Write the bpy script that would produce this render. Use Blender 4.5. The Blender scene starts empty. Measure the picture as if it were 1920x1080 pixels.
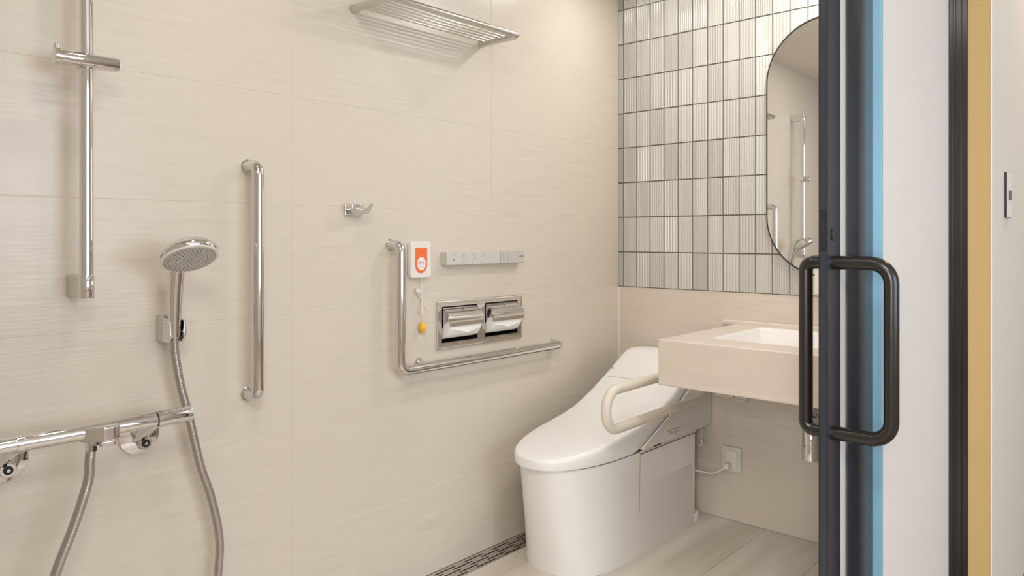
import bpy, math, random
from mathutils import Vector, Matrix
random.seed(7)
PI = math.pi
scn = bpy.context.scene
C = scn.collection

# ------------------------------------------------------------------ camera
cam_d = bpy.data.cameras.new('camera'); cam = bpy.data.objects.new('camera', cam_d); C.objects.link(cam)
cam.location = (-2.7376, -1.8303, 1.10)
cam.rotation_euler = (PI/2, 0, math.radians(41.897) - PI/2)
cam_d.sensor_width = 36.0
cam_d.lens = 36.0*1400/1920
cam_d.shift_y = -(540-446)/1920
cam_d.clip_start = 0.02
scn.camera = cam

# ------------------------------------------------------------------ world, lights, exposure
w = bpy.data.worlds.new('world'); scn.world = w; w.use_nodes = True
bg = w.node_tree.nodes['Background']
bg.inputs[0].default_value = (0.55, 0.72, 1.0, 1); bg.inputs[1].default_value = 1.0
scn.view_settings.view_transform = 'Standard'
scn.view_settings.look = 'None'
scn.view_settings.gamma = 1.0
scn.view_settings.use_curve_mapping = False
scn.view_settings.exposure = 0.10

def area(name, loc, size, power, col, target=None, shape='DISK', sy=None, spread=None):
    l = bpy.data.lights.new(name, 'AREA'); l.energy = power; l.color = col; l.shape = shape; l.size = size
    if sy: l.size_y = sy
    if spread: l.spread = spread
    o = bpy.data.objects.new(name, l); C.objects.link(o); o.location = loc
    if target is None: target = (loc[0], loc[1], loc[2]-1)
    d = Vector(target)-Vector(loc)
    o.rotation_euler = d.to_track_quat('-Z', 'Y').to_euler()
    return o
CEIL = 2.20
DL = [(-1.90, -0.45), (-0.32, -0.95), (-2.05, -1.02), (-0.36, -0.34)]                 # recessed ceiling lights of the shower room
WARM = (1.0, 0.96, 0.91)
DLP = [1.7, 5.8, 2.4, 1.8]
for (x, y), p in zip(DL, DLP):
    area('downlight_lamp', (x, y, CEIL-0.012), (0.10, 0.09, 0.14, 0.14)[DLP.index(p)], p, WARM if x < -1 else (0.99, 0.985, 0.98))
# bedroom beyond the doorway: daylight window behind the camera and warm spot, plus two added fills
area('window_daylight', (-1.7, -4.35, 1.45), 2.4, 45, (0.80, 0.90, 1.0), target=(-1.6, 0, 1.2), shape='RECTANGLE', sy=1.5)
area('side_fill', (-4.52, -2.15, 1.35), 1.2, 52, (0.95, 0.96, 1.0), target=(0, -1.2, 0.9), shape='RECTANGLE', sy=1.3)  # added unseen fill reaching under the basin and the toilet side
area('hall_fill', (-3.0, -2.1, 2.37), 0.9, 32, (1.0, 0.94, 0.86))  # added soft fill shining in through the doorway
area('hall_spot_lamp', (0.75, -1.75, 2.37), 0.10, 9, (1.0, 0.80, 0.55))

# ------------------------------------------------------------------ materials
def mat(name, col, rough=0.5, metal=0.0, spec=0.5, coat=0.0):
    m = bpy.data.materials.new(name); m.use_nodes = True
    b = m.node_tree.nodes['Principled BSDF']
    b.inputs['Base Color'].default_value = (*col, 1); b.inputs['Roughness'].default_value = rough
    b.inputs['Metallic'].default_value = metal; b.inputs['Specular IOR Level'].default_value = spec
    b.inputs['Coat Weight'].default_value = coat
    return m
def nodes(m): return m.node_tree.nodes, m.node_tree.links, m.node_tree.nodes['Principled BSDF']
def streak(m, c1, c2, scale, c3=None, big=(0.8, 0.8, 2.0), bump=0.0, fine=None, rvar=0.0, bdist=0.002):
    """streaky stone: stretched noise between c1 and c2, broad clouds towards c3, optional relief"""
    N, L, b = nodes(m)
    g = N.new('ShaderNodeNewGeometry')
    mp = N.new('ShaderNodeMapping'); mp.inputs['Scale'].default_value = scale; L.new(g.outputs['Position'], mp.inputs['Vector'])
    n = N.new('ShaderNodeTexNoise'); n.inputs['Scale'].default_value = 1; n.inputs['Detail'].default_value = 5; n.inputs['Roughness'].default_value = 0.6
    L.new(mp.outputs[0], n.inputs['Vector'])
    r = N.new('ShaderNodeValToRGB'); r.color_ramp.elements[0].position = 0.35; r.color_ramp.elements[1].position = 0.68
    r.color_ramp.elements[0].color = (*c1, 1); r.color_ramp.elements[1].color = (*c2, 1)
    L.new(n.outputs['Fac'], r.inputs[0])
    out = r.outputs[0]
    if c3:
        mp2 = N.new('ShaderNodeMapping'); mp2.inputs['Scale'].default_value = big; L.new(g.outputs['Position'], mp2.inputs['Vector'])
        n2 = N.new('ShaderNodeTexNoise'); n2.inputs['Scale'].default_value = 1; n2.inputs['Detail'].default_value = 3
        L.new(mp2.outputs[0], n2.inputs['Vector'])
        r2 = N.new('ShaderNodeValToRGB'); r2.color_ramp.elements[0].position = 0.42; r2.color_ramp.elements[1].position = 0.62
        L.new(n2.outputs['Fac'], r2.inputs[0])
        mx = N.new('ShaderNodeMix'); mx.data_type = 'RGBA'; L.new(r2.outputs[0], mx.inputs[0])
        L.new(out, mx.inputs[6]); mx.inputs[7].default_value = (*c3, 1); out = mx.outputs[2]
    L.new(out, b.inputs['Base Color'])
    if bump:
        mp3 = N.new('ShaderNodeMapping'); mp3.inputs['Scale'].default_value = fine or scale; L.new(g.outputs['Position'], mp3.inputs['Vector'])
        n3 = N.new('ShaderNodeTexNoise'); n3.inputs['Scale'].default_value = 1; n3.inputs['Detail'].default_value = 4
        L.new(mp3.outputs[0], n3.inputs['Vector'])
        bp = N.new('ShaderNodeBump'); bp.inputs['Strength'].default_value = bump; bp.inputs['Distance'].default_value = bdist
        L.new(n3.outputs['Fac'], bp.inputs['Height']); L.new(bp.outputs[0], b.inputs['Normal'])
    return m
M = {}
M['tile_back'] = streak(mat('cream streaked tile', (0.7, 0.6, 0.5), 0.27), (0.65, 0.58, 0.485), (0.70, 0.635, 0.545), (6, 6, 75), (0.685, 0.615, 0.52), (1.1, 1, 3), bump=0.22, fine=(7, 7, 130))
M['tile_right'] = streak(mat('beige streaked tile', (0.7, 0.6, 0.5), 0.34), (0.64, 0.565, 0.475), (0.70, 0.63, 0.535), (6, 6, 75), (0.68, 0.605, 0.51), (1.2, 1.2, 3), bump=0.28, fine=(7, 7, 110))
M['joint'] = mat('cream joint', (0.70, 0.64, 0.53), 0.8)
M['floor_tile'] = streak(mat('floor tile', (0.6, 0.55, 0.45), 0.42), (0.72, 0.655, 0.57), (0.81, 0.755, 0.675), (0.9, 7, 4), (0.60, 0.535, 0.45), (0.8, 5.5, 1), bump=0.05, fine=(30, 30, 30))
M['floor_joint'] = mat('floor joint', (0.40, 0.35, 0.28), 0.8)
M['grout'] = mat('brown grey grout', (0.215, 0.175, 0.135), 0.85)
# glazed mosaic with a slightly different glaze on each tile
m = mat('grey beige glaze', (0.5, 0.46, 0.38), 0.16, 0, 0.6); N, L, b = nodes(m)
oi = N.new('ShaderNodeObjectInfo'); r = N.new('ShaderNodeValToRGB')
r.color_ramp.elements[0].color = (0.51, 0.49, 0.435, 1); r.color_ramp.elements[1].color = (0.62, 0.605, 0.55, 1)
L.new(oi.outputs['Random'], r.inputs[0]); L.new(r.outputs[0], b.inputs['Base Color']); M['mosaic'] = m
M['chrome'] = mat('polished chrome', (0.74, 0.73, 0.73), 0.05, 1.0)
M['satin'] = mat('satin steel', (0.64, 0.62, 0.585), 0.20, 1.0)
M['steel_tube'] = mat('polished stainless tube', (0.69, 0.67, 0.655), 0.09, 1.0)
m = mat('spiral hose', (0.47, 0.44, 0.41), 0.26, 0.9); N, L, b = nodes(m)
g = N.new('ShaderNodeTexCoord'); wv = N.new('ShaderNodeTexWave'); wv.wave_type = 'BANDS'; wv.bands_direction = 'Z'; wv.inputs['Scale'].default_value = 90
L.new(g.outputs['Object'], wv.inputs['Vector']); bp = N.new('ShaderNodeBump'); bp.inputs['Strength'].default_value = 0.25; bp.inputs['Distance'].default_value = 0.001
L.new(wv.outputs['Fac'], bp.inputs['Height']); L.new(bp.outputs[0], b.inputs['Normal']); M['hose'] = m
M['spray_face'] = mat('grey spray face', (0.50, 0.48, 0.45), 0.35)
M['nozzle'] = mat('dark nozzle', (0.17, 0.155, 0.14), 0.6)
M['rubber'] = mat('black gap', (0.012, 0.012, 0.014), 0.6)
M['porcelain'] = mat('white porcelain', (0.84, 0.82, 0.79), 0.10, 0, 0.5)
M['seat_plastic'] = mat('white seat plastic', (0.88, 0.87, 0.85), 0.20)
M['unit_plastic'] = mat('ivory unit plastic', (0.74, 0.71, 0.66), 0.28)
M['gap'] = mat('shadow gap', (0.10, 0.09, 0.08), 0.8)
M['beige_resin'] = mat('beige resin coating', (0.70, 0.64, 0.54), 0.38)
M['cord_white'] = mat('white cord', (0.80, 0.76, 0.70), 0.6)
M['plate_white'] = mat('cream wall plate', (0.72, 0.68, 0.59), 0.4)
M['device_white'] = mat('white device plastic', (0.80, 0.77, 0.71), 0.35)
M['remote_grey'] = mat('silver grey plastic', (0.60, 0.575, 0.52), 0.40)
M['remote_dark'] = mat('silver grey cover', (0.53, 0.515, 0.47), 0.35)
M['remote_mark'] = mat('grey printed mark', (0.22, 0.21, 0.20), 0.6)
M['remote_faint'] = mat('pale grey printed mark', (0.38, 0.36, 0.34), 0.6)
M['orange'] = mat('orange label', (0.90, 0.17, 0.045), 0.45)
M['label_white'] = mat('white label', (0.86, 0.83, 0.80), 0.4)
M['pink'] = mat('pink print', (0.75, 0.12, 0.40), 0.5)
M['yellow'] = mat('amber knob', (0.93, 0.50, 0.03), 0.3)
M['paper'] = mat('toilet paper', (0.92, 0.90, 0.87), 0.9)
M['counter'] = streak(mat('pale stone counter', (0.7, 0.6, 0.5), 0.22), (0.66, 0.58, 0.50), (0.74, 0.66, 0.58), (3, 3, 34), (0.70, 0.62, 0.535), (2, 2, 5), bump=0.0)
M['basin'] = mat('white basin', (0.88, 0.85, 0.82), 0.10)
M['mirror'] = mat('mirror glass', (0.93, 0.93, 0.92), 0.0, 1.0)
M['navy'] = mat('dark navy aluminium', (0.028, 0.033, 0.048), 0.30, 0.0, 0.55)
M['navy2'] = mat('deep navy aluminium', (0.014, 0.017, 0.024), 0.30, 0.0, 0.5)
M['black_brown'] = mat('black brown coating', (0.016, 0.014, 0.013), 0.22, 0.0, 0.6)
M['sky_tint_alu'] = mat('aluminium with painted sky tint', (0.27, 0.53, 0.72), 0.35, 0.2)  # blue of reflected sky light painted into the metal colour
M['door_panel'] = mat('off white door panel', (0.78, 0.75, 0.70), 0.4)
def paper(name, c, sc=160, st=0.25):
    m = mat(name, c, 0.75); N, L, b = nodes(m)
    g = N.new('ShaderNodeNewGeometry'); n = N.new('ShaderNodeTexNoise'); n.inputs['Scale'].default_value = sc; n.inputs['Detail'].default_value = 3
    L.new(g.outputs['Position'], n.inputs['Vector']); bp = N.new('ShaderNodeBump'); bp.inputs['Strength'].default_value = st; bp.inputs['Distance'].default_value = 0.002
    L.new(n.outputs['Fac'], bp.inputs['Height']); L.new(bp.outputs[0], b.inputs['Normal']); return m
M['wallpaper'] = paper('textured off white wallpaper', (0.72, 0.685, 0.64))
M['reveal_lamp_tint'] = paper('reveal with painted lamp glow', (0.53, 0.365, 0.155), 60, 0.1)  # warm lamp glow on a cream wall, painted into its colour
M['wallpaper_hall'] = paper('pale hall wallpaper', (0.72, 0.68, 0.62))
M['ceiling'] = mat('cream ceiling', (0.76, 0.71, 0.63), 0.7)
M['wood'] = mat('hall floor', (0.30, 0.22, 0.15), 0.4)
M['dark_wood'] = mat('dark furniture wood', (0.05, 0.04, 0.035), 0.4)
m = bpy.data.materials.new('lamp glow'); m.use_nodes = True; N = m.node_tree.nodes; b = N['Principled BSDF']
b.inputs['Emission Color'].default_value = (1, 0.93, 0.82, 1); b.inputs['Emission Strength'].default_value = 18; M['glow'] = m

# ------------------------------------------------------------------ mesh builder
class MB:
    def __init__(s): s.v = []; s.f = []
    def add(s, vs, fs):
        k = len(s.v); s.v += [tuple(p) for p in vs]; s.f += [tuple(i+k for i in f) for f in fs]; return s
    def box(s, x0, x1, y0, y1, z0, z1):
        x0, x1 = sorted((x0, x1)); y0, y1 = sorted((y0, y1)); z0, z1 = sorted((z0, z1))
        return s.add([(x0,y0,z0),(x1,y0,z0),(x1,y1,z0),(x0,y1,z0),(x0,y0,z1),(x1,y0,z1),(x1,y1,z1),(x0,y1,z1)],
                     [(0,3,2,1),(4,5,6,7),(0,1,5,4),(1,2,6,5),(2,3,7,6),(3,0,4,7)])
    def prism(s, poly, axis, a, b):
        """poly of 2-D points extruded along axis; ('y': (x,z)), ('x': (y,z)), ('z': (x,y))"""
        def P(p, t): return {'y': (p[0], t, p[1]), 'x': (t, p[0], p[1]), 'z': (p[0], p[1], t)}[axis]
        n = len(poly); vs = [P(p, a) for p in poly]+[P(p, b) for p in poly]
        fs = [tuple(range(n))[::-1], tuple(range(n, 2*n))]+[(i, (i+1) % n, n+(i+1) % n, n+i) for i in range(n)]
        return s.add(vs, fs)
    def tube(s, pts, r, seg=16, caps=True, flat=1.0):
        pts = [Vector(p) for p in pts]; n = len(pts); rs = r if isinstance(r, (list, tuple)) else [r]*n
        T = [(pts[min(i+1, n-1)]-pts[max(i-1, 0)]).normalized() for i in range(n)]
        u = T[0].orthogonal().normalized(); vs = []
        for i in range(n):
            if i:
                q = T[i-1].rotation_difference(T[i]); u = q @ u
            u = (u-T[i]*u.dot(T[i])).normalized(); v = T[i].cross(u)
            for k in range(seg):
                a = 2*PI*k/seg; vs.append(pts[i]+(u*math.cos(a)+v*math.sin(a)*flat)*rs[i])
        fs = [(i*seg+k, i*seg+(k+1) % seg, (i+1)*seg+(k+1) % seg, (i+1)*seg+k) for i in range(n-1) for k in range(seg)]
        if caps: fs += [tuple(range(seg))[::-1], tuple(range((n-1)*seg, n*seg))]
        return s.add(vs, fs)
    def lathe(s, prof, o, d, seg=32, ux=None):
        """prof [(r,t)] turned about direction d through o"""
        o = Vector(o); d = Vector(d).normalized(); u = (Vector(ux) if ux else d.orthogonal()).normalized(); u = (u-d*u.dot(d)).normalized(); v = d.cross(u)
        vs = []; n = len(prof)
        for r, t in prof:
            for k in range(seg):
                a = 2*PI*k/seg; vs.append(o+d*t+(u*math.cos(a)+v*math.sin(a))*max(r, 1e-5))
        fs = [(i*seg+k, i*seg+(k+1) % seg, (i+1)*seg+(k+1) % seg, (i+1)*seg+k) for i in range(n-1) for k in range(seg)]
        fs += [tuple(range(seg))[::-1], tuple(range((n-1)*seg, n*seg))]
        return s.add(vs, fs)
    def loft(s, rings, closed=True, cap=True):
        n = len(rings[0]); vs = [p for r in rings for p in r]; m = n if closed else n-1
        fs = [(i*n+k, i*n+(k+1) % n, (i+1)*n+(k+1) % n, (i+1)*n+k) for i in range(len(rings)-1) for k in range(m)]
        if cap: fs += [tuple(range(n))[::-1], tuple(range((len(rings)-1)*n, len(rings)*n))]
        return s.add(vs, fs)
ORG = {}
def build(name, mb, material, parent=None, origin=None, bevel=0, smooth=35, seg=2, sub=0):
    o_ = ORG[parent.name] if parent else Vector(origin or (0, 0, 0))
    me = bpy.data.meshes.new(name); me.from_pydata([tuple(Vector(p)-o_) for p in mb.v], [], mb.f)
    me.materials.append(M[material]); me.validate()
    import bmesh
    bm = bmesh.new(); bm.from_mesh(me); bmesh.ops.recalc_face_normals(bm, faces=bm.faces); bm.to_mesh(me); bm.free()
    for p in me.polygons: p.use_smooth = True
    me.set_sharp_from_angle(angle=math.radians(smooth))
    o = bpy.data.objects.new(name, me); C.objects.link(o)
    if parent: o.parent = parent
    else: o.location = o_
    ORG[o.name] = o_.copy()
    if bevel:
        b = o.modifiers.new('bevel', 'BEVEL'); b.width = bevel; b.segments = seg; b.limit_method = 'ANGLE'; b.angle_limit = math.radians(30); b.harden_normals = True
    if sub:
        q = o.modifiers.new('sub', 'SUBSURF'); q.levels = sub; q.render_levels = sub
    return o
def thing(name, label, cat, loc, group=None):
    o = bpy.data.objects.new(name, None); C.objects.link(o); o.location = loc; o.empty_display_size = 0.05
    o['label'] = label; o['category'] = cat
    if group: o['group'] = group
    ORG[o.name] = Vector(loc); return o
def tag(o, label, cat, group=None):
    o['label'] = label; o['category'] = cat
    if group: o['group'] = group
    return o
def struct(name, mb, material, origin=(0, 0, 0), **k):
    o = build(name, mb, material, None, origin, **k); o['kind'] = 'structure'; return o
def sempty(name, loc=(0, 0, 0)):
    o = bpy.data.objects.new(name, None); C.objects.link(o); o.location = loc; o['kind'] = 'structure'; ORG[o.name] = Vector(loc); return o
def fillet(pts, rad, n=8):
    pts = [Vector(p) for p in pts]; out = [pts[0]]
    for i in range(1, len(pts)-1):
        a, b, c = pts[i-1], pts[i], pts[i+1]; u = (a-b).normalized(); v = (c-b).normalized()
        ang = u.angle(v); t = min(rad/math.tan(ang/2), (a-b).length*0.49, (c-b).length*0.49); R_ = t*math.tan(ang/2)
        cen = b+(u+v).normalized()*(R_/math.sin(ang/2)); p0 = b+u*t; p1 = b+v*t
        w0 = p0-cen; w1 = p1-cen; th = w0.angle(w1)
        for k in range(n+1):
            f = k/n; out.append(cen+(w0*math.sin((1-f)*th)+w1*math.sin(f*th))/math.sin(th))
    out.append(pts[-1]); return out
def spline(pts, n=10):
    P = [Vector(p) for p in pts]; P = [2*P[0]-P[1]]+P+[2*P[-1]-P[-2]]; out = []
    for i in range(1, len(P)-2):
        for k in range(n):
            t = k/n; a, b, c, d = P[i-1], P[i], P[i+1], P[i+2]
            out.append(0.5*((2*b)+(c-a)*t+(2*a-5*b+4*c-d)*t*t+(3*b-a-3*c+d)*t**3))
    out.append(P[-2]); return out
def rrect(x0, x1, z0, z1, r, n=5):
    out = []
    for cx, cz, a0 in ((x1-r, z1-r, 0), (x0+r, z1-r, 90), (x0+r, z0+r, 180), (x1-r, z0+r, 270)):
        for k in range(n+1):
            a = math.radians(a0+90*k/n); out.append((cx+r*math.cos(a), cz+r*math.sin(a)))
    return out
def text(name, s, size, loc, rot, material, parent, depth=0.0003, label=None):
    cu = bpy.data.curves.new(name, 'FONT'); cu.body = s; cu.size = size; cu.extrude = depth; cu.align_x = 'CENTER'; cu.align_y = 'CENTER'
    t = bpy.data.objects.new('tmp', cu); C.objects.link(t); bpy.context.view_layer.update()
    me = bpy.data.meshes.new_from_object(t.evaluated_get(bpy.context.evaluated_depsgraph_get())); bpy.data.objects.remove(t)
    me.name = name; me.materials.clear(); me.materials.append(M[material])
    o = bpy.data.objects.new(name, me); C.objects.link(o); o.parent = parent; o.location = Vector(loc)-ORG[parent.name]; o.rotation_euler = rot
    ORG[o.name] = ORG[parent.name].copy()
    if label: o['label'] = label
    return o

# ================================================================== STRUCTURE
T = 0.008            # tile thickness; tile faces lie in y=0 and x=0
TPX0, TPX1, TPZ0, TPZ1 = -1.062, -0.663, 0.743, 0.877      # recess of the paper holder
b_ = MB()
b_.box(-2.83, TPX0, T, 0.12, -0.1, 2.25).box(TPX1, 0.12, T, 0.12, -0.1, 2.25).box(TPX0, TPX1, T, 0.12, -0.1, TPZ0).box(TPX0, TPX1, T, 0.12, TPZ1, 2.25).box(TPX0, TPX1, 0.11, 0.12, TPZ0, TPZ1)
wall_back = struct('wall_back', b_, 'joint')
xs = [-2.75, -2.41, -1.61, -0.81, 0.0]
zs = [0.0]+[-0.011+0.3*k for k in range(1, 8)]+[CEIL]
build('joint_filler', MB().box(-2.75, TPX0, 0.0007, T+0.0005, 0, CEIL).box(TPX1, 0, 0.0007, T+0.0005, 0, CEIL).box(TPX0, TPX1, 0.0007, T+0.0005, 0, TPZ0).box(TPX0, TPX1, 0.0007, T+0.0005, TPZ1, CEIL), 'joint', wall_back)
G = 0.0013
for i in range(4):
    for j in range(len(zs)-1):
        x0, x1, z0, z1 = xs[i]+G, xs[i+1]-(G if i < 3 else 0), zs[j]+(G if j else 0), zs[j+1]-G
        mb = MB()
        if z0 < TPZ0 < z1 and x1 > TPX0 and x0 < TPX1:
            hx0, hx1 = max(x0, TPX0), min(x1, TPX1)
            if hx0 > x0: mb.box(x0, hx0, 0, T, z0, z1)
            if hx1 < x1: mb.box(hx1, x1, 0, T, z0, z1)
            mb.box(hx0, hx1, 0, T, z0, TPZ0).box(hx0, hx1, 0, T, TPZ1, z1)
            build('tile', mb, 'tile_back', wall_back)
        else:
            mb.box(x0, x1, 0, T, z0, z1); build('tile', mb, 'tile_back', wall_back, bevel=0.0006, seg=1)
# right wall (sink and mirror wall)
YF = -1.187
wall_right = struct('wall_right', MB().box(T, 0.12, -1.2145, T, -0.1, 2.25), 'grout')
ys = [0.0, -0.9, YF]
for i in range(2):
    for j in range(3):
        build('tile', MB().box(0, T, ys[i+1]+(G if i == 0 else 0), ys[i]-(G if i else 0), zs[j]+(G if j else 0), zs[j+1]-G*(1 if j < 2 else 3)), 'tile_right', wall_right, bevel=0.0006, seg=1)
build('joint_filler', MB().box(0.0007, T+0.0005, YF, 0, 0, 0.888), 'joint', wall_right)
# ribbed mosaic: 7 kinds of ribbing shared between the tiles
P_Y, P_Z, Y1 = 0.0661, 0.15, -0.025
GM = 0.0022
def rib_mesh(n, depth, sharp, wy=P_Y-2*GM, hz=P_Z-2*GM):
    seg = 4 if n <= 7 else 2
    prof = []
    for k in range(n*seg+1):
        t = k/(n*seg); ph = (t*n) % 1.0
        h = abs(math.sin(PI*ph))**sharp if k not in (0, n*seg) else 0
        prof.append((-t*wy, -depth*h))
    vs = []; fs = []; m = len(prof)
    for z in (0.0, hz):
        for (y, d) in prof: vs.append((d, y, z))
    for z in (0.0, hz): vs += [(T, 0, z), (T, -wy, z)]
    for k in range(m-1): fs.append((k, k+1, m+k+1, m+k))
    fs += [tuple(range(m))+(2*m+1, 2*m), tuple(range(m, 2*m))+(2*m+3, 2*m+2), (0, m, 2*m+2, 2*m), (m-1, 2*m+1, 2*m+3, 2*m-1)]
    mb = MB(); mb.v = vs; mb.f = fs
    o = build('mosaic_tile', mb, 'mosaic', None, smooth=60); me = o.data; bpy.data.objects.remove(o); return me
RIB = [rib_mesh(5, 0.0036, 0.8), rib_mesh(6, 0.0042, 0.9), rib_mesh(7, 0.0040, 0.7), rib_mesh(8, 0.0030, 1.0), rib_mesh(5, 0.0034, 1.6), rib_mesh(6, 0.0048, 1.3), rib_mesh(9, 0.0024, 1.0)]
wseq = [0, 3, 1, 6, 4, 2, 5, 3, 0, 6, 2, 4]
for r in range(9):
    z0 = 0.889+P_Z*r; z1 = min(z0+P_Z, CEIL)
    for c in range(-1, 18):
        ya = 0.0 if c < 0 else Y1-P_Y*c; yb = Y1-P_Y*(c+1)
        if yb < YF: yb = YF
        o = bpy.data.objects.new('mosaic_tile', RIB[wseq[(c*5+r*7+random.randint(0, 3)) % 12]]); C.objects.link(o); o.parent = wall_right
        o.location = (0, ya-GM*(0.3 if c < 0 else 1), z0+GM)
        o.scale = (1, (ya-yb-2*GM)/(P_Y-2*GM) if ya-yb > 0.01 else 0.1, (z1-z0-2*GM)/(P_Z-2*GM))
build('joint_filler', MB().box(0.004, T, YF, 0, 0.889, CEIL), 'grout', wall_right)
# silicone bead in the corner
struct('trim_1', MB().prism([(0, 0), (-0.005, 0), (0, -0.005)], 'z', 0.0, 0.886), 'joint')

# floor: tiles as pieces, drain trough along the back wall
floor = struct('floor', MB().box(-2.83, 0.1, -1.25, -0.088, -0.1, -0.002).box(-2.83, 0.1, -0.088, 0.12, -0.1, -0.05), 'floor_joint')
fy = [-0.089, -0.171, -0.4175, -0.664, -0.9105, -1.157, -1.25]
fx = [-2.75, -2.412, -1.612, -0.812, 0.0]
for i in range(len(fy)-1):
    for j in range(4):
        g = 0.0009
        build('floor_tile', MB().box(fx[j]+g, fx[j+1]-g, fy[i+1]+g, fy[i]-(g if i else 0), -0.012, 0.0), 'floor_tile', floor, bevel=0.0006, seg=1)
struct('ceiling', MB().box(-2.83, 0.12, -1.25, 0.12, CEIL, 2.25), 'ceiling')
struct('wall_left', MB().box(-2.83, -2.75, -1.25, 0.0, -0.1, 2.25), 'tile_back')
struct('wall_front', MB().box(-2.83, -2.64, -1.25, -1.2, -0.1, 2.25).box(-2.64, -0.63, -1.25, -1.215, 2.12, 2.25), 'wallpaper')

# door leaf seen almost edge-on, with its pull handles
XE = -0.927
door = sempty('door_1', (XE, -1.198, 0))
build('stile', MB().box(XE, -0.842, -1.209, YF, 0.012, 2.10), 'navy', door, bevel=0.0012)
build('door_panel', MB().box(-0.842, -0.05, -1.2085, -1.1875, 0.07, 2.05), 'door_panel', door)
build('stile', MB().box(-0.05, -0.01, -1.209, YF, 0.012, 2.10), 'navy', door, bevel=0.001)
build('rail', MB().box(-0.842, -0.05, -1.209, YF, 0.012, 0.07), 'navy', door)
build('rail', MB().box(-0.842, -0.05, -1.209, YF, 2.05, 2.10), 'navy', door)
build('edge_strip', MB().box(XE-0.0015, XE, -1.2085, -1.2055, 0.012, 2.1), 'navy2', door)
build('edge_strip', MB().box(XE-0.0015, XE, -1.190, -1.1872, 0.012, 2.1), 'navy2', door)
lp = build('latch_plate', MB().box(XE-0.0012, XE+0.001, -1.2055, -1.190, 1.068, 1.168), 'navy2', door)
build('latch_slot', MB().box(XE-0.0018, XE+0.0005, -1.2005, -1.1945, 1.108, 1.142), 'rubber', lp)
for z in (1.158, 1.078): build('screw', MB().lathe([(0.003, 0), (0.002, 0.0012)], (XE-0.001, -1.198, z), (-1, 0, 0), 12), 'navy2', lp)
build('lock_cover', MB().lathe([(0.015, 0), (0.015, 0.002), (0.012, 0.003), (0.004, 0.003)], (-0.896, -1.209, 1.108), (0, -1, 0), 24), 'navy2', door)
HR = 0.0165; HX = -0.895
def pull(yo, y1, z0, z1, mt):
    path = fillet([(HX, yo, z1), (HX, y1, z1), (HX, y1, z0), (HX, yo, z0)], 0.045, 8)
    h = build('pull_handle', MB().tube(path, HR, 24), mt, door)
    s = 1 if y1 > yo else -1
    j = MB()
    for z in (z0, z1):
        yj = yo+(y1-yo)*0.5
        j.lathe([(HR+0.0003, 0), (HR+0.0003, 0.0008)], (HX, yj, z), (0, s, 0), 24)
    build('joint_ring', j, 'rubber', h)
    return h
pull(-1.209, -1.338, 0.634, 1.041, 'black_brown')
pull(YF, -1.1445, 0.6345, 1.041, 'black_brown')
# post, aluminium angle with blue sky light in its colour, wall and dark frame to the right of the leaf
post = struct('trim_2', MB().box(-0.808, -0.701, -1.242, -1.2145, 0, 2.25), 'navy2', (-0.75, -1.23, 0), bevel=0.001)
build('post_face', MB().box(-0.800, -0.7015, -1.2428, -1.2415, 0, 2.25), 'black_brown', post)
struct('trim_3', MB().box(-0.7005, -0.690, -1.2635, -1.2145, 0, 2.4), 'sky_tint_alu', (-0.70, -1.24, 0), bevel=0.001)
XR, YR = -0.355, -1.445
struct('wall_hall_front', MB().prism([(-0.690, -1.2145), (-0.690, -1.264), (XR, -1.343), (XR+0.3, -1.343), (XR+0.3, -1.2145)], 'z', 0, 2.4), 'wallpaper', (0, -1.23, 0))
fr = struct('trim_4', MB().box(XR, XR+0.05, -1.389, -1.3435, 0, 2.4), 'black_brown', (XR, -1.36, 0))
for y0, y1, d in ((-1.344, -1.3535, 0.004), (-1.3545, -1.3600, 0.002), (-1.3610, -1.3740, 0.006), (-1.3750, -1.3885, 0.003)):
    build('frame_strip', MB().box(XR-d, XR+0.001, y1, y0, 0, 2.4), 'black_brown', fr, bevel=0.0008)
rev = struct('wall_hall_right', MB().box(XR+0.001, 1.9, YR, -1.3895, 0, 2.4), 'wallpaper_hall', (1, -1.3, 0))
build('reveal_face', MB().box(XR, XR+0.001, YR+0.0015, -1.3895, 0, 2.4), 'reveal_lamp_tint', rev)
build('corner_bead', MB().box(XR-0.001, XR+0.003, YR-0.001, YR+0.0015, 0, 2.4), 'label_white', rev)
# hall / bedroom behind the camera
struct('floor_hall', MB().box(-4.6, 1.9, -4.5, -1.25, -0.1, -0.003), 'wood')
struct('ceiling_hall', MB().box(-4.6, 1.9, -4.5, -1.25, 2.4, 2.5), 'ceiling')
struct('wall_hall_left', MB().box(-4.7, -4.6, -4.5, -1.2, -0.1, 2.5), 'wallpaper')
struct('wall_hall_end', MB().box(1.9, 2.0, -4.5, -1.2, -0.1, 2.5), 'wallpaper')
struct('wall_hall_side', MB().box(-4.6, -2.83, -1.25, -1.2, -0.1, 2.5), 'wallpaper')
struct('wall_hall_header', MB().box(-2.83, -0.634, -1.252, -1.2505, 2.12, 2.5), 'wallpaper')
struct('wall_hall_back', MB().box(-4.6, -3.0, -4.5, -4.4, -0.1, 2.5).box(-0.4, 1.9, -4.5, -4.4, -0.1, 2.5).box(-3.0, -0.4, -4.5, -4.4, -0.1, 0.65).box(-3.0, -0.4, -4.5, -4.4, 2.25, 2.5), 'wallpaper')
fill_frame = struct('side_fill_frame', MB().box(-4.60, -4.56, -2.85, -2.79, 0.6, 2.1).box(-4.60, -4.56, -1.51, -1.45, 0.6, 2.1).box(-4.60, -4.56, -2.79, -1.51, 0.6, 0.66).box(-4.60, -4.56, -2.79, -1.51, 2.04, 2.1), 'navy2', (-4.58, -2.15, 1.3))  # unseen frame built around the added side fill
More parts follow.
